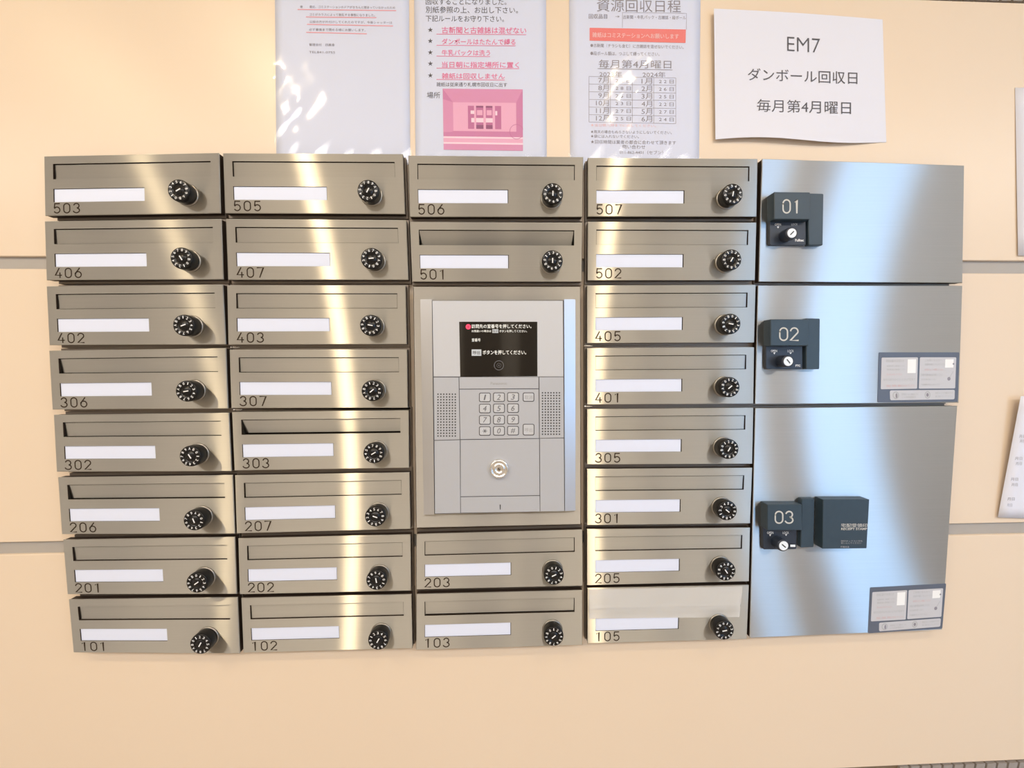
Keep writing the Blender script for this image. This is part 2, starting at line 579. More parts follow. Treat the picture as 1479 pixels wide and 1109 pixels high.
COLS = [['503','406','402','306','302','206','201','101'], ['505','407','403','307','303','207','202','102'],
        ['506','501',None,None,None,None,'203','103'], ['507','502','405','401','305','301','205','105']]
# where the 0 of the ring stands and how the pointer lies, degrees clockwise from the top
DIAL = {'503':(200,60),'406':(130,-30),'402':(-30,70),'306':(-15,80),'302':(60,-30),'206':(75,-20),'201':(0,55),'101':(300,30),
        '505':(125,30),'407':(165,85),'403':(5,100),'307':(-45,50),'303':(145,60),'207':(205,110),'202':(85,-10),'102':(270,30),
        '506':(265,0),'501':(275,0),'203':(-15,65),'103':(-30,50),'507':(260,10),'502':(300,30),'405':(10,100),'401':(-40,50),
        '305':(-65,30),'301':(215,-50),'205':(45,-35),'105':(-10,80)}
TILT = {'503':1.5,'406':1.0,'402':1.5,'306':5,'302':3.5,'206':6,'201':1.5,'101':1.5,'505':.6,'407':.6,'403':1,'307':1,'303':17,'207':1,'202':1,
        '102':1,'506':.5,'501':33,'203':1,'103':5,'507':.6,'502':.6,'405':1,'401':1,'305':1,'301':1.5,'205':1,'105':.5}

# shared dial meshes, origin at the middle of the dial's foot, axis along -Y
V, Fc = lathe([(.0180, 0), (.0180, -.004), (.0192, -.0048), (.0196, -.006), (.0196, -.0185), (.0190, -.0205), (.0180, -.0212), (.0098, -.0212), (.0094, -.0204), (.0088, -.0204), (.0084, -.0214), (0.0001, -.0216)], 40)
DIALM = mesh_of('dial', V, Fc, M_black, True)
V, Fc = lathe([(.0196, 0), (.0206, -.0006), (.0206, -.0022), (.0192, -.0030), (.0180, -.0030)], 40)
COLLARM = mesh_of('collar', V, Fc[:-1], M_collar, True)
V, Fc = [], []
for k, ch in enumerate('0123456789AB'):
    gv, gf = glyphs(ch, .004)
    a = math.radians(30 * k)
    wch = .0033 if ch != '1' else .0014
    n0 = len(V)
    for x, y in gv:
        lx, lz = (x - .5) * wch, .0122 + y * .0047
        V.append((lx * math.cos(a) + lz * math.sin(a), -.02145, -lx * math.sin(a) + lz * math.cos(a)))
    Fc += [tuple(i + n0 for i in f) for f in gf]
RINGM = mesh_of('digit_ring', V, Fc, M_white)
mb = MB(); mb.prism([Vector((x, -.0222, z)) for x, z in ((-.0009, -.0045), (.0009, -.0045), (.0009, .0045), (-.0009, .0045))],
                    [Vector((x, -.0215, z)) for x, z in ((-.0009, -.0045), (.0009, -.0045), (.0009, .0045), (-.0009, .0045))])
PTRM = mesh_of('pointer', [tuple(v) for v in mb.v], mb.f, M_white)

COLW = ['leftmost column', 'second column', 'middle column', 'column beside the lockers']
HINT = {'203': 'first under the intercom in the %s', '501': 'directly above the intercom in the %s', '105': 'bottom of the %s'}
ORD = ['top', 'second', 'third', 'fourth', 'fifth', 'sixth', 'seventh', 'bottom']
def rowphrase(num, ci, ri):
    col = COLS[ci]
    if num in HINT: return HINT[num] % COLW[ci]
    if ri == 0: return 'top of the %s' % COLW[ci]
    if ri == 7: return 'bottom of the %s' % COLW[ci]
    return '%s from the top of the %s' % (ORD[ri], COLW[ci])

def cells(mb, fn, us, vs, skip, d, mi=0):
    for i in range(len(us) - 1):
        for j in range(len(vs) - 1):
            if (i, j) in skip: continue
            mb.quad(fn(us[i], vs[j], d), fn(us[i + 1], vs[j], d), fn(us[i + 1], vs[j + 1], d), fn(us[i], vs[j + 1], d), mi)

def rim(mb, fn, u0, u1, v0, v1, d0, d1, mi=0, grow=0.0):
    a = [fn(u0, v0, d0), fn(u1, v0, d0), fn(u1, v1, d0), fn(u0, v1, d0)]
    b = [fn(u0 - grow, v0 - grow, d1), fn(u1 + grow, v0 - grow, d1), fn(u1 + grow, v1 + grow, d1), fn(u0 - grow, v1 + grow, d1)]
    for i in range(4):
        j = (i + 1) % 4
        mb.quad(a[i], b[i], b[j], a[j], mi)

def mailbox(num, ci, ri):
    P = [unp(x, y, 0) for x, y in BOX[num]]
    def fn(u, v, d=0.0):
        x, y = bil(P, u / UW, v / UH)
        return world(x, y, d)
    what = {'501': ', flap pushed far in', '303': ', flap half open', '105': ', slot under milky film'}.get(num, '')
    t = thing('mailbox', 'steel mailbox %s, %s%s' % (num, rowphrase(num, ci, ri), what), 'mailbox', fn(UW / 2, UH, WD), 'apartment mailboxes on the wall')
    c = .0008
    mb = MB()
    us = [c, .0165, .187, .3135, UW - c]; vs = [c, .0148, .0432, .0612, .0862, UH - c]
    skip = {(1, 1), (2, 1), (1, 3)}
    cells(mb, fn, us, vs, skip, 0)
    rim(mb, fn, c, UW - c, c, UH - c, 0, c, grow=c)
    rim(mb, fn, 0, UW, 0, UH, c, .0022)
    rim(mb, fn, us[1], us[3], vs[1], vs[2], 0, .0028, 1)
    rim(mb, fn, us[1], us[2], vs[3], vs[4], 0, .0020, 1)
    mb.build('front_panel', [M_steel, M_edge], t)
    # dark door frame behind the steel skin
    mb = MB()
    e = .0006
    rim(mb, fn, e, UW - e, e, UH - e, .0022, .013)
    u2 = [e, us[1] - .001, us[3] + .001, UW - e]; v2 = [e, vs[1] - .001, vs[2] + .001, UH - e]
    cells(mb, fn, u2, v2, {(1, 1)}, .0030)
    mb.build('door_frame', M_edge, t)
    # casing between the fronts and the wall
    mb = MB()
    g0 = 0 if ri == 0 else -.0044
    g1 = UH if ri == 7 else UH + .0044
    iu = .008 if ci == 0 else -.002
    ju = UW + .002
    u3 = [iu, us[1] - .001, us[3] + .001, ju]; v3 = [g0, vs[1] - .001, vs[2] + .008, g1]
    cells(mb, fn, u3, v3, {(1, 1)}, .013)
    rim(mb, fn, iu, ju, g0, g1, .013, WD)
    mb.quad(fn(u3[1], v3[1], .0222), fn(u3[2], v3[1], .0222), fn(u3[2], v3[2], .0222), fn(u3[1], v3[2], .0222), 1)
    rim(mb, fn, u3[1], u3[2], v3[1], v3[2], .0030, .0222, 1)
    mb.build('casing', [M_case, M_void], t)
    # slot flap hinged along its top edge
    a = math.radians(TILT[num])
    fu0, fu1, fv, fl = us[1] + .0010, us[3] - .0010, vs[1] + .0012, .0262
    fd = .0020
    ca, sa = math.cos(a), math.sin(a)
    def fp(u, l, th): return fn(u, fv + l * ca - th * sa, fd + l * sa + th * ca)
    mb = MB()
    mb.prism([fp(fu0, 0, 0), fp(fu1, 0, 0), fp(fu1, fl, 0), fp(fu0, fl, 0)], [fp(fu0, 0, .001), fp(fu1, 0, .001), fp(fu1, fl, .001), fp(fu0, fl, .001)])
    mb.build('slot_flap', M_flap, t)
    # name card in its window
    mb = MB()
    mb.prism([fn(us[1] + .0005, vs[3] + .0002, .0014), fn(us[2] - .0012, vs[3] + .0002, .0014), fn(us[2] - .0012, vs[4], .0014), fn(us[1] + .0005, vs[4], .0014)],
             [fn(us[1] + .0005, vs[3] + .0002, .0020), fn(us[2] - .0012, vs[3] + .0002, .0020), fn(us[2] - .0012, vs[4], .0020), fn(us[1] + .0005, vs[4], .0020)])
    mb.build('name_card', M_card, t)
    mb = MB()
    numerals(mb, num, .0172, .0890, .0112, .0175, .0182, .0022, lambda x, y: fn(x, y, -.00015))
    mb.build('number', M_engrave, t)
    # combination dial
    cpos = fn(.2690, .0772, 0)
    rel = cpos - t.location
    d_ = put('dial', DIALM, t); d_.location = rel
    put('collar', COLLARM, d_)
    za, pa = DIAL[num]
    rg = put('digit_ring', RINGM, d_); rg.rotation_euler = (0, math.radians(za), 0)
    p_ = put('pointer', PTRM, d_); p_.rotation_euler = (0, math.radians(pa), 0)
    if num in ('403', '307', '405', '401'):
        mb = MB()
        for u in (-.001, .0105):
            V, Fc = lathe([(.0016, 0), (.0016, -.004), (.0001, -.0046)], 10, tuple(fn(u, UH + .0045, .0122)))
            mb.add([Vector(v) for v in V], Fc)
        mb.prism([fn(-.003, UH + .0036, .0108), fn(.013, UH + .0036, .0108), fn(.013, UH + .0052, .0108), fn(-.003, UH + .0052, .0108)],
                 [fn(-.003, UH + .0036, .0128), fn(.013, UH + .0036, .0128), fn(.013, UH + .0052, .0128), fn(-.003, UH + .0052, .0128)])
        mb.build('hinge_pin', M_chrome, t)
    return t

for ci, col in enumerate(COLS):
    for ri, num in enumerate(col):
        if num:
            mailbox(num, ci, ri)

# ------------------------------------------------------------------ parcel lockers
def lens_knob(parent, px, py, rpx, base_d, top_d):
    """round key knob standing out of the lock plate"""
    x, y = unp(px, py, top_d)
    x2, _ = unp(px + rpx, py, top_d)
    r = x2 - x
    c = world(x, y, 0)
    rc = r * 1.34
    V, Fc = lathe([(rc, base_d), (rc, top_d + .003), (rc * .93, top_d + .001), (r * 1.02, top_d + .0008), (.0001, top_d + .0008)], 28, (c.x, 0, c.z))
    k = new('lock_knob', V, Fc, M_slated, parent, smooth=True)
    V, Fc = lathe([(r, top_d + .001), (r, top_d), (.0001, top_d)], 28, (c.x, 0, c.z))
    kf = MB(); kf.add([Vector(v) for v in V], Fc, 0)
    return k, c, r, kf

def locker(num, q, label, block, leg, plate, knob, slot_ang, numbox, marks, pin=.008):
    P = [unp(x, y, 0) for x, y in q]
    wid, hei = math.dist(P[0], P[1]), math.dist(P[0], P[2])
    t = thing('parcel_locker', label, 'locker', world(*bil(P, .5, 1), WD), 'parcel lockers')
    slab('door_panel', q, 0, .0022, M_lock_steel, t, ch=.0008)
    def fn(u, v, d): return world(*bil(P, u / wid, v / hei), d)
    mb = MB(); e = .0006
    mb.prism([fn(e, e, .0022), fn(wid - e, e, .0022), fn(wid - e, hei - e, .0022), fn(e, hei - e, .0022)],
             [fn(e, e, .013), fn(wid - e, e, .013), fn(wid - e, hei - e, .013), fn(e, hei - e, .013)])
    mb.build('door_frame', M_edge, t)
    g0, g1 = (0 if num == '01' else -.003), (hei if num == '03' else hei + .003)
    mb = MB()
    mb.prism([fn(-.002, g0, .013), fn(wid - pin * 1.5, g0, .013), fn(wid - pin * 1.5, g1, .013), fn(-.002, g1, .013)],
             [fn(-.002, g0, WD), fn(wid - pin * 1.5, g0, WD), fn(wid - pin * 1.5, g1, WD), fn(-.002, g1, WD)])
    mb.build('casing', M_case, t)
    # handle: number block and the lower leg beside the lock
    dB, dL = -.0195, -.0100
    h = slab('handle', block, dB, 0, M_slate, t, r=.0015, ch=.0012)
    slab('handle_leg', leg, dL, 0, M_slate, h, r=.002, ch=.0012)
    mb = MB()
    x0, x1, y0, y1 = numbox
    W_ = (x1 - x0) * .42
    for i, ch in enumerate(num):
        for st in DIG[ch]:
            sc = W_ if ch != '1' else W_ * .55
            ox = x0 + i * (x1 - x0 - W_) + (0 if ch != '1' else W_ * .25)
            ribbon(mb, [(ox + a * sc, y0 + b * (y1 - y0)) for a, b in st], 2.0, lambda a, b: unpw(a, b, dB - .0002))
    mb.build('number', M_beige, h)
    pl = slab('lock_plate', plate, -.0060, 0, M_slated, t, r=.0025, ch=.0006)
    k, c, r, kf = lens_knob(pl, knob[0], knob[1], 6.5, -.006, -.0245)
    yk = -.0245
    a = math.radians(slot_ang)
    dx, dz = math.cos(a), math.sin(a)
    pts = [(c.x + s * dx * r * .55 - t_ * dz * r * .12, c.z + s * dz * r * .55 + t_ * dx * r * .12) for s, t_ in ((-1, -1), (1, -1), (1, 1), (-1, 1))]
    kf.poly([Vector((x, yk - .0003, z)) for x, z in pts], 1)
    kf.build('key_face', [M_keyface, M_blackm], pl)
    mb = MB()
    dn = lambda a, b: -.0063
    for s, x0, x1, y0, y1, off in marks:
        if s == 'tri':
            mb.poly([unpw(x0, y0, -.0063), unpw(x1, y0, -.0063), unpw((x0 + x1) / 2, y1, -.0063)])
        else:
            text_px(mb, s, x0, x1, y0, y1, dn, off=off)
    mb.build('lettering', M_white, pl)
    return t

L1 = locker('01', ((1101,229.2),(1393,238.9),(1096,406.7),(1390.3,408.5)),
    'blue-reflecting steel parcel locker numbered 01, top right corner of the block',
    ((1118.5,276.8),(1170.5,277.5),(1118.5,316.5),(1170.5,317)), ((1166,279),(1190,279.5),(1168.5,354),(1188.8,354)),
    ((1112,316.5),(1164,317),(1112,354),(1164,354)), (1144,336.5), 45, (1131, 1155.5, 288.5, 307.5),
    [('OPEN', 1119, 1128, 322.5, 326, .01), ('LOCK', 1143, 1152, 322.5, 325.5, 0), ('tri', 1122, 1125.5, 327, 330, 0), ('Fulltec', 1148.5, 1161, 345, 348.8, .03)])
L2 = locker('02', ((1095,412),(1390.3,412.6),(1090.8,583.6),(1385,581.5)),
    'middle steel parcel locker numbered 02, with a notice sticker at its lower right',
    ((1113,461),(1168,461),(1113,499.5),(1168,499.5)), ((1164,459.5),(1184.8,460),(1164.5,533),(1184,533)),
    ((1106.5,496),(1159,496),(1106.5,533),(1159,533)), (1138.7,521.7), -50, (1126.3, 1152.8, 473.5, 491.5),
    [('OPEN', 1113.5, 1122.5, 505, 508.5, .01), ('LOCK', 1137.5, 1146.5, 505, 508.5, 0), ('tri', 1116.8, 1120, 509, 511.8, 0), ('tri', 1140.3, 1143.5, 509, 511.5, 0), ('FTC', 1149, 1156, 526.5, 529.5, .03)])
L3 = locker('03', ((1091,589.4),(1383,586),(1083,921.3),(1361,909.3)),
    'tall steel parcel locker numbered 03, bottom right, with a receipt stamp box',
    ((1108.5,728.5),(1158.5,728.5),(1108.5,766),(1158.5,766)), ((1158,720),(1177,720),(1156.5,791),(1175.5,790.5)),
    ((1101.5,760),(1151,760),(1102.5,793.5),(1150.5,793)), (1132,788.2), -40, (1119.8, 1145.4, 738.5, 755.5),
    [('OPEN', 1108, 1117, 767.5, 771, .01), ('LOCK', 1130.5, 1139.5, 767.5, 771, 0), ('tri', 1110.8, 1114, 771.5, 774.5, 0), ('tri', 1133.8, 1137, 771.5, 774, 0)])
mb = MB(); mb.prism([unpw(x, y, -.009) for x, y in ((1141.5, 786.5), (1148.8, 786.5), (1148.8, 789.8), (1141.5, 789.8))],
                    [unpw(x, y, -.006) for x, y in ((1141.5, 786.5), (1148.8, 786.5), (1148.8, 789.8), (1141.5, 789.8))])
mb.build('key_tag', M_keyface, L3)
# receipt stamp box on locker 03
sb = slab('stamp_box', ((1189,721.5),(1256,721.3),(1188,792.6),(1252,792)), -.0195, 0, M_slate, L3, r=.001, ch=.0008)
mb = MB()
dn = lambda a, b: -.0197
text_px(mb, '宅配受領印', 1214.8, 1252.8, 756, 761.3, dn, off=.006)
text_px(mb, 'RECEIPT STAMP', 1215, 1252.5, 762, 765.4, dn, off=.02)
mb.build('lettering', M_beige, sb)
mb = MB()
text_px(mb, '捺印ボックスに印を', 1214.6, 1246, 780, 782.5, dn)
text_px(mb, '差し込んでください', 1214.6, 1244, 783, 785.3, dn)
text_px(mb, '使用方法', 1214, 1226.5, 788.5, 791, dn, off=.02)
mb.build('fine_print', M_greynum, sb)

def sticker(parent, q, inner, label):
    st = slab('notice_sticker', q, -.0004, 0, M_stick, parent, r=.002)
    st['label'] = label
    A, B, C_ = inner
    for k, (quad_, rr) in enumerate(((A, .002), (B, .002), (C_, .003))):
        slab('sticker_field', quad_, -.0005, -.0003, M_stickp, st, r=rr)
    mb = MB()
    def rowln(Q, s0, s1, t_, h, mi):
        a = bil(Q, s0, t_); b = bil(Q, s1, t_); c = bil(Q, s1, t_ + h); d = bil(Q, s0, t_ + h)
        quad_px(mb, [a, b, c, d], lambda x, y: -.0006, mi)
    def words(Q, s, s0, s1, t0, t1, mi):
        V, Fc = glyphs(s)
        mb.add([unpw(*bil(Q, s0 + (s1 - s0) * a, t1 - (t1 - t0) * b), -.0006) for a, b in V], Fc, mi)
    words(A, '荷物お届けのお知らせ', .12, .62, .06, .15, 0)
    words(A, '暗証番号を押して扉を開けてください', .15, .66, .24, .30, 0)
    words(A, '荷物を取り出して扉を閉めてください', .15, .66, .35, .41, 0)
    words(A, '生ものは入れないでください', .15, .58, .50, .57, 1)
    words(A, '操作方法がわからないときは下記まで', .06, .94, .66, .74, 0)
    words(A, '貴重品、危険物、動物は入れないでください', .15, .94, .86, .94, 1)
    words(B, 'ご利用になる方へ', .14, .62, .06, .13, 0)
    words(B, '部屋番号を確認してから入れてください', .14, .70, .19, .26, 0)
    words(B, '扉が閉まったことを確認してください', .14, .66, .36, .43, 1)
    words(B, '受領印が必要な場合は印を押してください', .05, .64, .52, .60, 0)
    words(B, '控えをお持ち帰りください', .06, .46, .68, .74, 0)
    words(B, '不在連絡票をポストに入れてください', .06, .58, .84, .90, 0)
    # white pictogram patches and the little pen drawing
    for Q, s0, s1, t0, t1, mi in ((A, .72, .95, .06, .50, 2), (B, .70, .93, .06, .33, 2)):
        quad_px(mb, [bil(Q, s0, t0), bil(Q, s1, t0), bil(Q, s1, t1), bil(Q, s0, t1)], lambda x, y: -.00058, mi)
    def blob(Q, cs, ct, rs, rt, mi, hole=None):
        pts = [bil(Q, cs + rs * math.cos(2 * PI * i / 14), ct + rt * math.sin(2 * PI * i / 14)) for i in range(14)]
        if hole:
            pin_ = [bil(Q, cs + rs * hole * math.cos(2 * PI * i / 14), ct + rt * hole * math.sin(2 * PI * i / 14)) for i in range(14)]
            for i in range(14):
                quad_px(mb, [pts[i], pts[(i + 1) % 14], pin_[(i + 1) % 14], pin_[i]], lambda x, y: -.00062, mi)
        else:
            mb.poly([unpw(*p, -.00062) for p in pts], mi)
    blob(B, .93, .21, .025, .03, 3)
    blob(B, .82, .69, .045, .06, 3)
    a, b = bil(B, .79, .75), bil(B, .93, .45)
    line_px(mb, a[0], a[1], b[0], b[1], .7, lambda x, y: -.0006, 0)
    blob(C_, .09, .5, .05, .40, 0, .7); blob(C_, .10, .55, .015, .26, 3)
    blob(C_, .58, .5, .045, .40, 0, .7); blob(C_, .58, .5, .02, .2, 3)
    words(C_, '管理会社へのご連絡はこちら', .18, .44, .30, .52, 0)
    words(C_, '二十四時間受付', .18, .40, .62, .82, 0)
    words(C_, '防犯カメラ作動中です', .70, .97, .22, .42, 0)
    words(C_, '扉に触れないでください', .70, .97, .56, .76, 0)
    mb.build('print', [M_stickt, M_stickr, M_white, M_inkg], st)

def sc(cx, cy, s, pts): return [(cx + a / s, cy + b / s) for a, b in pts]
sticker(L2, ((1269.2,508.8),(1385.5,508.8),(1267.5,581.1),(1383.3,580.2)),
        (sc(1265, 505, 11.83, ((100,135),(720,130),(85,675),(705,665))), sc(1265, 505, 11.83, ((755,130),(1375,130),(735,665),(1355,660))),
         sc(1265, 505, 11.83, ((240,695),(1350,685),(245,862),(1345,847)))), 'slate bordered notice sticker with two white text fields')
sticker(L3, ((1256.8,848.4),(1366.6,842.6),(1253.7,914.6),(1361.0,907.6)),
        (sc(1240, 830, 9.24, ((185,232),(650,205),(165,622),(630,597))), sc(1240, 830, 9.24, ((670,205),(1130,180),(650,592),(1105,560))),
         sc(1240, 830, 9.24, ((275,640),(1100,580),(275,755),(1090,692)))), 'slate bordered notice sticker with two white text fields')

# ------------------------------------------------------------------ intercom
ic = thing('intercom', 'silver entrance intercom with dark screen and keypad in a steel surround', 'intercom', unpw(720, 762, WD))
IQ = ((596.8, 414.2), (838.6, 414.2), (601.2, 762.3), (838.9, 757.2))
slab('surround_plate', IQ, -.0005, .004, M_plate, ic, ch=.0010)
slab('backing', ((600, 417), (836, 417), (604, 759), (836, 755)), .004, WD, M_edge, ic)
def rail(xo_t, xi_t, xo_b, xi_b, yt, yb, do, di):
    mb = MB()
    A = [unpw(xo_t, yt[0], do), unpw(xi_t, yt[1], di), unpw(xi_b, yb[1], di), unpw(xo_b, yb[0], do)]
    B = [Vector((p.x, 0, p.z)) for p in A]
    mb.prism(A, B)
    mb.build('side_rail', M_rail, ic)
D0 = -.0105
rail(607.0, 623.6, 612.2, 627.3, (432.2, 432.2), (743.3, 743.0), -.006, -.0118)
rail(831.0, 814.8, 831.2, 816.0, (432.2, 432.2), (737.3, 738.0), -.006, -.0118)
slab('seam_backing', ((624, 434), (814.5, 433.5), (628, 742), (815.5, 738)), D0 + .0012, 0, M_seam, ic)
def ipanel(name, x0, x1, x2, x3, yl0, yr0, yl1, yr1, M=M_silver, ch=.0004):
    return slab(name, ((x0, yl0), (x1, yr0), (x2, yl1), (x3, yr1)), D0, D0 + .0020, M, ic, ch=ch)
ipanel('screen_bezel', 624.3, 813.0, 626.2, 813.8, 434.3, 434.3, 543.8, 543.8, M_silver2)
spk1 = ipanel('speaker_panel', 626.2, 662.4, 627.4, 664.0, 545.0, 545.0, 635.6, 634.6)
spk2 = ipanel('speaker_panel', 779.0, 813.8, 779.6, 814.4, 544.6, 544.6, 632.8, 632.0)
brand = ipanel('name_strip', 663.4, 777.8, 663.6, 778.0, 544.6, 544.4, 561.6, 561.0)
kp = ipanel('keypad_panel', 663.6, 778.0, 664.8, 778.6, 562.6, 562.0, 634.4, 632.8)
ipanel('lower_side_panel', 627.4, 664.2, 628.2, 664.8, 636.6, 635.6, 741.6, 740.8)
ipanel('lower_side_panel', 779.8, 814.4, 780.4, 815.2, 633.6, 633.0, 738.8, 738.0)
lkp = ipanel('lock_panel', 665.2, 778.8, 665.4, 779.4, 635.6, 633.8, 717.0, 715.2)
btm = ipanel('bottom_strip', 665.4, 779.4, 665.6, 779.8, 718.2, 716.4, 740.6, 738.8)
DF = D0 - .0002
# screen
scr = slab('screen', ((663.2, 464.6), (776.0, 464.6), (664.8, 544.0), (776.2, 543.2)), D0 - .0004, D0 + .001, M_screen, ic)
sd = lambda a, b: D0 - .0007
def SX(x): return 655 + x / 11.09
def SY(y): return 455 + y / 11.09
mb = MB()
text_px(mb, '訪問先の室番号を押してください。', SX(290), SX(1248), SY(146), SY(212), sd, off=.005)
text_px(mb, 'お間違いの場合は', SX(290), SX(605), SY(237), SY(275), sd, off=.003)
text_px(mb, 'ボタンを押してください。', SX(735), SX(1178), SY(237), SY(277), sd, off=.003)
text_px(mb, '室番号', SX(293), SX(432), SY(372), SY(424), sd, off=.005)
text_px(mb, 'ボタンを押してください。', SX(468), SX(1165), SY(562), SY(632), sd, off=.005)
mb.build('display_text', M_lcd, scr)
mb = MB()
for q in (((622, 226), (718, 226), (718, 286), (622, 286)), ((290, 550), (446, 550), (446, 652), (290, 652))):
    quad_px(mb, [(SX(a), SY(b)) for a, b in q], sd)
ds = lambda a, b: D0 - .0009
text_px(mb, '取消', SX(632), SX(708), SY(236), SY(276), ds, mi=1)
text_px(mb, '呼出', SX(312), SX(424), SY(572), SY(630), ds, mi=1, off=.01)
mb.build('display_key_icon', [M_lcdbox, M_lcdink], scr)
def disc_px(mb, px, py, r0, r1, dfn, mi=0, n=24):
    o = [(px + r1 * math.cos(2 * PI * i / n), py + r1 * math.sin(2 * PI * i / n)) for i in range(n)]
    if r0 <= 0:
        mb.poly([unpw(a, b, dfn(a, b)) for a, b in o], mi)
    else:
        q = [(px + r0 * math.cos(2 * PI * i / n), py + r0 * math.sin(2 * PI * i / n)) for i in range(n)]
        for i in range(n):
            quad_px(mb, [o[i], o[(i + 1) % n], q[(i + 1) % n], q[i]], dfn, mi)
mb = MB()
disc_px(mb, SX(237), SY(187), 1.1, 3.8, sd); disc_px(mb, SX(237), SY(187), 0, .6, sd)
mb.build('display_icon', M_lcdred, scr)
mb = MB()
disc_px(mb, SX(727), SY(805), 6.2, 7.2, sd); disc_px(mb, SX(727), SY(805), 2.8, 3.3, sd); disc_px(mb, SX(727), SY(805), 0, 1.0, sd)
mb.build('camera_window', M_seam, scr)
mb = MB(); text_px(mb, 'Panasonic', 708.6, 732.6, 551.5, 555.6, lambda a, b: DF, off=.015); mb.build('lettering', M_greynum, brand)
# speaker holes
for prt, x0, x1, y0, y1 in ((spk1, 632.6, 657.6, 569.2, 629.6), (spk2, 783.6, 808.0, 567.2, 627.0)):
    mb = MB()
    for i in range(7):
        for j in range(16):
            disc_px(mb, x0 + (x1 - x0) * i / 6, y0 + (y1 - y0) * j / 15, 0, 1.15, lambda a, b: DF, n=6)
    o = mb.build('speaker_holes', M_blackm, prt); o['kind'] = 'stuff'
# keys
def key(px, py, w_, h_, cap, wide=False):
    k = slab('key', ((px - w_ / 2, py - h_ / 2), (px + w_ / 2, py - h_ / 2), (px - w_ / 2, py + h_ / 2), (px + w_ / 2, py + h_ / 2)), D0 - .0004, D0 + .0003, M_keyring, ic, r=.0034)
    i = 1.1
    slab('key_cap', ((px - w_ / 2 + i, py - h_ / 2 + i), (px + w_ / 2 - i, py - h_ / 2 + i), (px - w_ / 2 + i, py + h_ / 2 - i), (px + w_ / 2 - i, py + h_ / 2 - i)), D0 - .0011, D0 - .0003, M_key, k, r=.0024, ch=.0002)
    mb = MB()
    dd = lambda a, b: D0 - .0013
    if wide:
        text_px(mb, cap, px - 5.6, px + 5.6, py - 2.6, py + 3.2, dd)
    elif cap in '123456789':
        hw = 2.5 if cap != '1' else 1.0
        text_px(mb, cap, px - hw, px + hw, py - 3.9, py + 3.9, dd, shear=.22)
    elif cap == '0':
        text_px(mb, cap, px - 2.6, px + 2.6, py - 3.9, py + 3.9, dd, shear=.22)
    elif cap == '#':
        text_px(mb, cap, px - 3.0, px + 3.0, py - 3.6, py + 3.6, dd, shear=.1)
    else:
        for a in (0, 60, 120):
            c, s_ = math.cos(math.radians(a)) * 3.4, math.sin(math.radians(a)) * 3.2
            line_px(mb, px - c, py - s_, px + c, py + s_, .8, dd)
    mb.build('key_lettering', M_greynum if wide else M_keynum, k)
for r_, y in enumerate((573.8, 589.9, 606.4, 622.4)):
    for c_, x in enumerate((700.3, 720.7, 741.0)):
        key(x, y - .25 * c_, 17.0, 13.6, ('123', '456', '789', '*0#')[r_][c_])
key(763.4, 573.4, 16.6, 13.4, '取消', True)
key(763.5, 620.4, 16.8, 16.6, '呼出', True)
# key cylinder
x, y = unp(720.8, 677.3, -.016); c = world(x, y, 0)
r = unp(734.6, 677.3, -.016)[0] - x
V, Fc = lathe([(r * 1.05, D0), (r, -.0155), (r * .90, -.0172), (r * .80, -.0172), (r * .76, -.0158), (r * .58, -.0158), (r * .54, -.0170), (r * .40, -.0174), (r * .36, -.0160), (r * .20, -.0160), (.0001, -.0160)], 40, (c.x, 0, c.z))
cy = new('key_cylinder', V, Fc, M_chrome, ic, smooth=True)
mb = MB(); mb.prism([Vector((c.x + a, -.0164, c.z + b)) for a, b in ((-.0016, -.0008), (.0012, -.0026), (.0020, -.0016), (-.0008, .0022))],
                    [Vector((c.x + a, -.0158, c.z + b)) for a, b in ((-.0016, -.0008), (.0012, -.0026), (.0020, -.0016), (-.0008, .0022))])
mb.build('keyhole', M_blackm, cy)
mb = MB(); quad_px(mb, [(721.7, 728.6), (723.2, 728.6), (723.0, 735.8), (721.9, 735.8)], lambda a, b: DF)
mb.build('release_slot', M_blackm, btm)

# ------------------------------------------------------------------ papers on the wall
def sheet(name, label, q, dfn, M, nx=16, ny=16, film=None, filmM=None, cat='notice'):
    """q = TL TR BL BR pixel corners; dfn(s,t) depth of the sheet"""
    bx, by = bil(q, .5, 1)
    t = thing(name, label, cat, unpw(bx, by, WD))
    def grid(nm, q2, df, MM, th=.00025, par=None):
        V = []
        for j in range(ny + 1):
            for i in range(nx + 1):
                s, u = i / nx, j / ny
                px, py = bil(q2, s, u)
                V.append(unpw(px, py, df(s, u)))
        n = len(V)
        V += [v + Vector((0, th, 0)) for v in V]
        Fc = []
        for j in range(ny):
            for i in range(nx):
                a = j * (nx + 1) + i
                Fc.append((a, a + 1, a + nx + 2, a + nx + 1))
                Fc.append((n + a, n + a + nx + 1, n + a + nx + 2, n + a + 1))
        for i in range(nx):
            Fc.append((i, n + i, n + i + 1, i + 1)); b = ny * (nx + 1) + i; Fc.append((b, b + 1, n + b + 1, n + b))
        for j in range(ny):
            a = j * (nx + 1); Fc.append((a, a + nx + 1, n + a + nx + 1, n + a)); b = a + nx; Fc.append((b, n + b, n + b + nx + 1, b + nx + 1))
        return new(nm, V, Fc, MM, par, smooth=True)
    grid('sheet', q, dfn, M, par=t)
    if film:
        V = []
        fq, fd, fnx, fny = film
        V = []
        for j in range(fny + 1):
            for i in range(fnx + 1):
                px, py = bil(fq, i / fnx, j / fny)
                V.append(unpw(px, py, fd(px, py)))
        Fc = [(j * (fnx + 1) + i, (j + 1) * (fnx + 1) + i, (j + 1) * (fnx + 1) + i + 1, j * (fnx + 1) + i + 1) for j in range(fny) for i in range(fnx)]
        new('clear_sleeve', V, Fc, filmM or M_film, t, smooth=True)
    return t

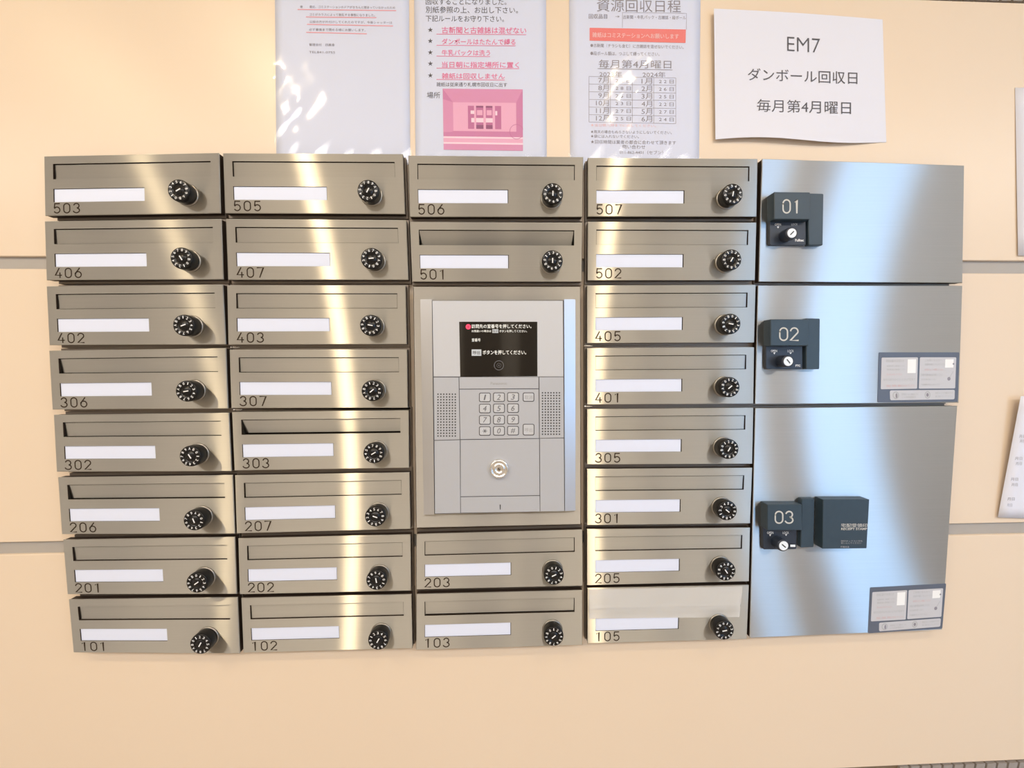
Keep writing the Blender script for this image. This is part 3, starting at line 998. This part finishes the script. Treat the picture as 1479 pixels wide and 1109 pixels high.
dp = lambda s, t: WD - .0006
dt = lambda a, b: WD - .0009
def ripple(seed, amp, spots=()):
    rnd = random.Random(seed)
    ws = [(rnd.uniform(.06, .20), rnd.uniform(-.08, .16), rnd.uniform(0, 6.28), rnd.uniform(.4, 1)) for _ in range(5)]
    def f(px, py):
        v = sum(a * math.sin(kx * px + ky * py + ph) for kx, ky, ph, a in ws) / 5
        k = .25
        for sx, sy, rx, ry in spots:
            k = max(k, math.exp(-((px - sx) / rx) ** 2 - ((py - sy) / ry) ** 2))
        return WD - .0040 + v * amp * k
    return f

# sheet 1: lightly printed notice with red underlining
q1 = ((396.5, -60), (590.2, -60), (399.2, 238), (592.6, 238))
p1 = sheet('paper_notice', 'white notice with red underlined small print in a clear sleeve, leftmost above mailbox 505', q1, dp, M_paper,
           film=(((393, -60), (592, -60), (396.5, 238), (594, 238)), ripple(3, .0030, ((425, 170, 28, 40), (400, 110, 16, 22))), 60, 90))
def A1(x, y): return 420 + x / 8.7, y / 8.7
mb = MB()
def t1(s, x0, x1, yc, h=34, mi=0, sl=.012, off=0.0):
    a, b = A1(x0, yc - h / 2); c, d = A1(x1, yc + h / 2)
    text_px(mb, s, a, c, b, d, dt, slope=sl, mi=mi, off=off)
t1('※', 115, 150, 84)
t1('最近、ゴミステーションのドアがきちんと閉まっていなかったため', 235, 1310, 84)
t1('ゴミがカラスによって散乱する事態になりました。', 235, 1058, 181)
t1('公設の方が片付けしてくれたのですが、今後シャッターは', 235, 1275, 272)
t1('必ず最後まで閉める様にお願いします。', 230, 938, 370)
t1('管理会社　四鳳舎', 230, 552, 560)
t1('TEL841-0755', 230, 556, 655, 28)
mb.build('printed_text', M_inkg, p1)
mb = MB()
for x0, y0, x1, y1 in ((85, 118, 1325, 133), (190, 212, 1075, 222), (205, 305, 1285, 326), (195, 405, 955, 425)):
    a = A1(x0, y0); b = A1(x1, y1); line_px(mb, *a, *b, 1.3, dt, n=4)
mb.build('underline', M_redline, p1)

# sheet 2: recycling rules
q2 = ((597.6, -60), (788.4, -60), (600.2, 240), (789.6, 240))
p2 = sheet('paper_notice', 'white recycling rules notice with pink underlined lines and a pink photo of doors', q2, dp, M_paper,
           film=(((595, -60), (790, -60), (597.5, 240), (791, 240)), ripple(11, .0008), 40, 60))
def A2(x, y): return 590 + x / 4.82, y / 4.82
mb, mp, mu = MB(), MB(), MB()
def t2(m_, s, x0, x1, y0, y1, off=0.0, sl=.006):
    a, b = A2(x0, y0); c, d = A2(x1, y1)
    text_px(m_, s, a, c, b, d, dt, slope=sl, off=off)
t2(mb, '回収することになりました。', 120, 682, -12, 32)
t2(mb, '別紙参照の上、お出し下さい。', 120, 762, 44, 90)
t2(mb, '下記ルールをお守り下さい。', 120, 665, 106, 150)
for y in (208, 285, 365, 443, 525):
    cx, cy_ = A2(152, y)
    pts = [(cx + (3.9 if i % 2 == 0 else 1.5) * math.sin(PI * i / 5), cy_ - (3.9 if i % 2 == 0 else 1.5) * math.cos(PI * i / 5)) for i in range(10)]
    mb.poly([unpw(a, b, dt(a, b)) for a, b in pts])
for s, x1, y0, y1, yu in (('古新聞と古雑誌は混ぜない', 820, 186, 232, 240), ('ダンボールはたたんで縛る', 745, 268, 310, 318), ('牛乳パックは洗う', 568, 346, 386, 393),
                          ('当日朝に指定場所に置く', 770, 428, 470, 477), ('雑紙は回収しません', 670, 508, 548, 556)):
    t2(mp, s, 232, x1, y0, y1, off=.008)
    a = A2(195, yu - 3); b = A2(x1, yu + 1); line_px(mu, *a, *b, .8, dt)
t2(mb, '雑紙は従来通り札幌市回収日に出す', 195, 686, 572, 602)
t2(mb, '場所', 128, 220, 640, 684)
mb.build('printed_text', M_ink, p2); mp.build('pink_text', M_pink, p2); mu.build('underline', M_pink, p2)
# the pink photograph of an entrance
PQ = (A2(238, 617), A2(795, 622), A2(245, 1042), A2(797, 1050))
mb = MB()
pd = [dt(0, 0)]
def ph(x0, x1, y0, y1, mi, lift=0.0):
    pts = [bil(PQ, (x - 240) / 556, (y - 618) / 426) for x, y in ((x0, y0), (x1, y0), (x1, y1), (x0, y1))]
    mb.poly([unpw(a, b, WD - .0009 - lift) for a, b in pts], mi)
def phq(pts, mi, lift):
    pts = [bil(PQ, (x - 240) / 556, (y - 618) / 426) for x, y in pts]
    mb.poly([unpw(a, b, WD - .0009 - lift) for a, b in pts], mi)
ph(240, 796, 618, 1044, 1)
u = .00004
phq(((240, 618), (796, 618), (750, 712), (310, 712)), 0, u)          # ceiling
phq(((310, 712), (750, 712), (750, 912), (310, 912)), 5, u)          # wall ahead
phq(((240, 690), (310, 712), (310, 912), (240, 950)), 0, u)
phq(((750, 712), (796, 690), (796, 950), (750, 912)), 1, u)
ph(240, 796, 920, 950, 1, 2 * u); ph(240, 796, 950, 962, 4, 2 * u); ph(240, 796, 962, 990, 5, 2 * u); ph(240, 796, 990, 1002, 4, 2 * u); ph(240, 796, 1002, 1044, 0, 2 * u)
ph(410, 648, 724, 902, 5, 2 * u)
for a, b in ((413, 456), (470, 521), (538, 585), (602, 645)):
    ph(a, b, 735, 896, 2, 3 * u)
for a, b in ((470, 521), (538, 585)):
    ph(a, b, 735, 748, 3, 4 * u); ph(a + 6, b - 6, 765, 800, 5, 4 * u); ph(a, b, 820, 850, 4, 4 * u); ph(a, b, 868, 895, 3, 4 * u)
ph(432, 458, 768, 792, 4, 4 * u); ph(436, 458, 820, 850, 4, 4 * u); ph(604, 618, 770, 800, 4, 4 * u)
for i in range(18):
    a0, a1 = 2 * PI * i / 18, 2 * PI * (i + 1) / 18
    phq([(752 + rr * math.cos(a), 912 + rr * 1.05 * math.sin(a)) for rr, a in ((50, a0), (50, a1), (46.5, a1), (46.5, a0))], 2, 5 * u) if math.cos(a0) < .85 else None
mb.build('pink_photo', M_ph, p2)

# sheet 3: collection calendar
q3 = ((821.6, -60), (1012.2, -60), (823.6, 245), (1009.6, 245))
sp3 = ((905, 180, 34, 34), (920, 95, 22, 14), (915, 130, 30, 18))
p3 = sheet('paper_notice', 'white collection calendar with a red band and a date table in a crinkled glossy sleeve', q3, dp, M_paper,
           film=(((819.5, -60), (1013.5, -60), (821.5, 245), (1011, 245)), ripple(23, .0042, sp3), 70, 110))
def A3(x, y): return 800 + x / 6.1625, y / 6.1625
def B3(x, y): return 840 + x / 6.525, 60 + y / 6.525
mb, mw, mt, mr, ms, mx = MB(), MB(), MB(), MB(), MB(), MB()
dt2 = lambda a, b: WD - .0011
def t3(m_, A, s, x0, x1, y0, y1, sl=.012, off=0.0, dd=dt):
    a, b = A(x0, y0); c, d = A(x1, y1)
    text_px(m_, s, a, c, b, d, dd, slope=sl, off=off)
t3(mb, A3, '資源回収日程', 382, 1130, -8, 102)
t3(ms, A3, '回収品目', 310, 475, 124, 165, off=.01)
t3(ms, A3, '→', 548, 585, 138, 156)
t3(ms, A3, '古新聞・牛乳パック・古雑誌・段ボール', 616, 1175, 134, 168)
quad_px(mr, [A3(318, 247), A3(1175, 262), A3(1172, 382), A3(318, 361)], dt)
t3(mw, A3, '雑紙はコミステーションへお願いします', 342, 1112, 286, 332, sl=.02, off=.01, dd=dt2)
t3(ms, A3, '●古新聞（チラシも含む）に古雑誌を混ぜないでください。', 325, 1155, 386, 420, sl=.02)
t3(ms, A3, '●段ボール類は、つぶして縛ってください。', 325, 940, 456, 492)
t3(mb, A3, '毎月第4月曜日', 398, 1045, 530, 604, sl=.01)
a = A3(390, 610); b = A3(1055, 622); line_px(mb, *a, *b, .8, dt)
t3(mx, A3, '2023年', 405, 605, 634, 684); t3(mx, A3, '2024年', 790, 992, 637, 688)
for x0, y0, x1, y1 in ((610, 110, 610, 246), (1180, 118, 1180, 262), (610, 110, 1180, 118)):
    line_px(mt, *A3(x0, y0), *A3(x1, y1), .5, dt)
for yl, yr in ((328, 343), (400, 412), (472, 485), (545, 555), (617, 630), (688, 702), (758, 773)):
    line_px(mt, *B3(70, yl), *B3(888, yr), .6, dt)
for x, y0, y1 in ((70, 328, 758), (272, 332, 762), (478, 336, 766), (680, 339, 770), (888, 343, 773)):
    line_px(mt, *B3(x, y0), *B3(x, y1), .6, dt)
MO = ((('7', '24'), ('8', '28'), ('9', '25'), ('10', '23'), ('11', '27'), ('12', '25')), (('1', '22'), ('2', '26'), ('3', '25'), ('4', '22'), ('5', '27'), ('6', '24')))
for g in range(2):
    for r_, (mo, dy) in enumerate(MO[g]):
        yb = 392 + 71.5 * r_ + (8 if g else 0)
        xr = 258 if g == 0 else 665
        t3(mx, B3, mo + '月', xr - (100 if len(mo) == 1 else 122), xr, yb - 56, yb)
        t3(mx, B3, '　'.join(dy) + '　日' if False else dy[0] + ' ' + dy[1] + ' 日', (320 if g == 0 else 730), (465 if g == 0 else 868), yb - 42, yb - 6)
t3(mw, B3, '★当日朝八時までに出してください。', 85, 700, 772, 800, dd=dt)
t3(ms, B3, '★雨天の場合もぬらさないようにしないでください。', 85, 850, 834, 864)
t3(ms, B3, '★袋には入れないでください。', 85, 540, 876, 906)
t3(ms, B3, '★回収時間は業者の都合に合わせて頂きます', 85, 890, 926, 962)
t3(ms, B3, '問い合わせ', 385, 600, 972, 1010)
t3(ms, B3, '011-862-4401（セブン）', 360, 768, 1024, 1060)
mb.build('title_text', M_inkg, p3); ms.build('small_text', M_inkg, p3); mx.build('date_text', M_inkg, p3)
mt.build('table_lines', M_table, p3); mr.build('red_band', M_band, p3)
mw.build('band_text', mat('pink_white_ink', (.86, .55, .56), .6), p3)

# sheet 4: plain landscape sheet, edges curling off the wall
def d4(s, t):
    return WD - .0008 - .011 * math.sin(PI * min(1, s * 1.05)) * t ** 2 * .8 - .006 * (1 - s) ** 3 - .003 * (1 - t) ** 2 * math.sin(PI * s) - .002 * math.sin(5 * s + 2) * (1 - t)
q4 = ((1031.2, 12.4), (1274.8, 28.2), (1033.4, 201.2), (1280.2, 205.2))
p4 = thing('paper_notice', 'white landscape sheet reading EM7 above parcel locker 01', 'notice', unpw(1156, 205, WD))
N = 28
def pt4(s, t):
    x, y = bil(q4, s, t)
    y += 3.0 * math.sin(2 * PI * s) * (t - .0) * -1.0 - 1.5 * math.sin(PI * s) * (1 - t) - 1.6 * math.sin(PI * s) * t
    return x, y
V = [unpw(*pt4(i / N, j / N), d4(i / N, j / N)) for j in range(N + 1) for i in range(N + 1)]
n = len(V); V += [v + Vector((0, .00025, 0)) for v in V]
Fc = []
for j in range(N):
    for i in range(N):
        a = j * (N + 1) + i
        Fc += [(a, a + 1, a + N + 2, a + N + 1), (n + a, n + a + N + 1, n + a + N + 2, n + a + 1)]
new('sheet', V, Fc, M_paperw, p4, smooth=True)
def inv4(px, py):
    s = (px - 1032) / 246; t = (py - (12.4 + 15.8 * s)) / (188.8 - 11.8 * s)
    return s, t
def dtx4(px, py):
    s, t = inv4(px, py)
    return d4(min(1, max(0, s)), min(1, max(0, t))) - .0005
def A4(x, y): return 1010 + x / 5.1, y / 5.1
mb = MB()
def t4(s, x0, x1, y0, y1, sl, off=0.0):
    a, b = A4(x0, y0); c, d = A4(x1, y1)
    text_px(mb, s, a, c, b, d, dtx4, slope=sl, off=off)
for a4 in (('EM7', 648, 890, 270, 374, .065), ('ダンボール回収日', 358, 1165, 500, 592, .035), ('毎月第4月曜日', 425, 1118, 728, 822, .028)):
    mb = MB()
    t4(*a4, off=-.012 if a4[0] == 'EM7' else 0.0)
    mb.build('text_line', M_ink, p4)

# sheet 5 and 6: partly out of the picture on the right
sheet('paper_notice', 'blank white sheet cut off by the right edge above the wall joint', ((1466.2, 126.5), (1680, 126.5), (1470.6, 369), (1690, 372)),
      lambda s, t: WD - .0008 - .002 * (1 - s) * t, M_paperw, 8, 8)
def d6(s, t): return WD - .0010 - .012 * (1 - s) ** 2 * (1 - t * .75)
q6 = ((1474.5, 572), (1690, 575), (1441.2, 747.2), (1660, 756))
p6 = sheet('paper_notice', 'white sheet with faint print hanging crooked at the right edge', q6, d6, M_paperw, 12, 12)
mb = MB()
def dtx6(px, py):
    t = (py - 572) / 176; xl = 1474.5 - 33.3 * t
    s = max(0, (px - xl) / 216)
    return d6(s, min(1, max(0, t))) - .0005
for x, y, w_ in ((1475, 630, 6), (1475.5, 637, 5), (1469.5, 662, 7), (1470, 669.5, 6), (1463.5, 692, 7), (1464, 700, 6), (1458.5, 720.5, 7), (1457, 729.5, 5)):
    text_px(mb, '月日', x - w_ * .5, x + w_, y - 2.2, y + 2.2, dtx6)
mb.build('printed_text', M_greynum, p6)

# milky plastic sheet over the slot of mailbox 105
tp = thing('plastic_film', 'milky plastic film stuck over the slot of mailbox 105', 'film', unpw(960, 892, 0))
V = []
nx_, ny_ = 30, 10
for j in range(ny_ + 1):
    for i in range(nx_ + 1):
        s, t_ = i / nx_, j / ny_
        px, py = bil(((850.8, 851.2), (1072.4, 846.6), (851.0, 893.5), (1067.8, 891.0)), s, t_)
        d = -.0006 - .0016 * math.sin(PI * t_) ** 2 * (.6 + .4 * math.sin(9 * s)) - .003 * math.exp(-((s - .97) / .03) ** 2) * t_ + .0004 * math.sin(20 * s + 9 * t_) - .0015 * math.exp(-((t_ - .68) / .07) ** 2)
        V.append(unpw(px, py, min(d, -.0004)))
Fc = [(j * (nx_ + 1) + i, (j + 1) * (nx_ + 1) + i, (j + 1) * (nx_ + 1) + i + 1, j * (nx_ + 1) + i + 1) for j in range(ny_) for i in range(nx_)]
new('film_sheet', V, Fc, M_tape, tp, smooth=True)
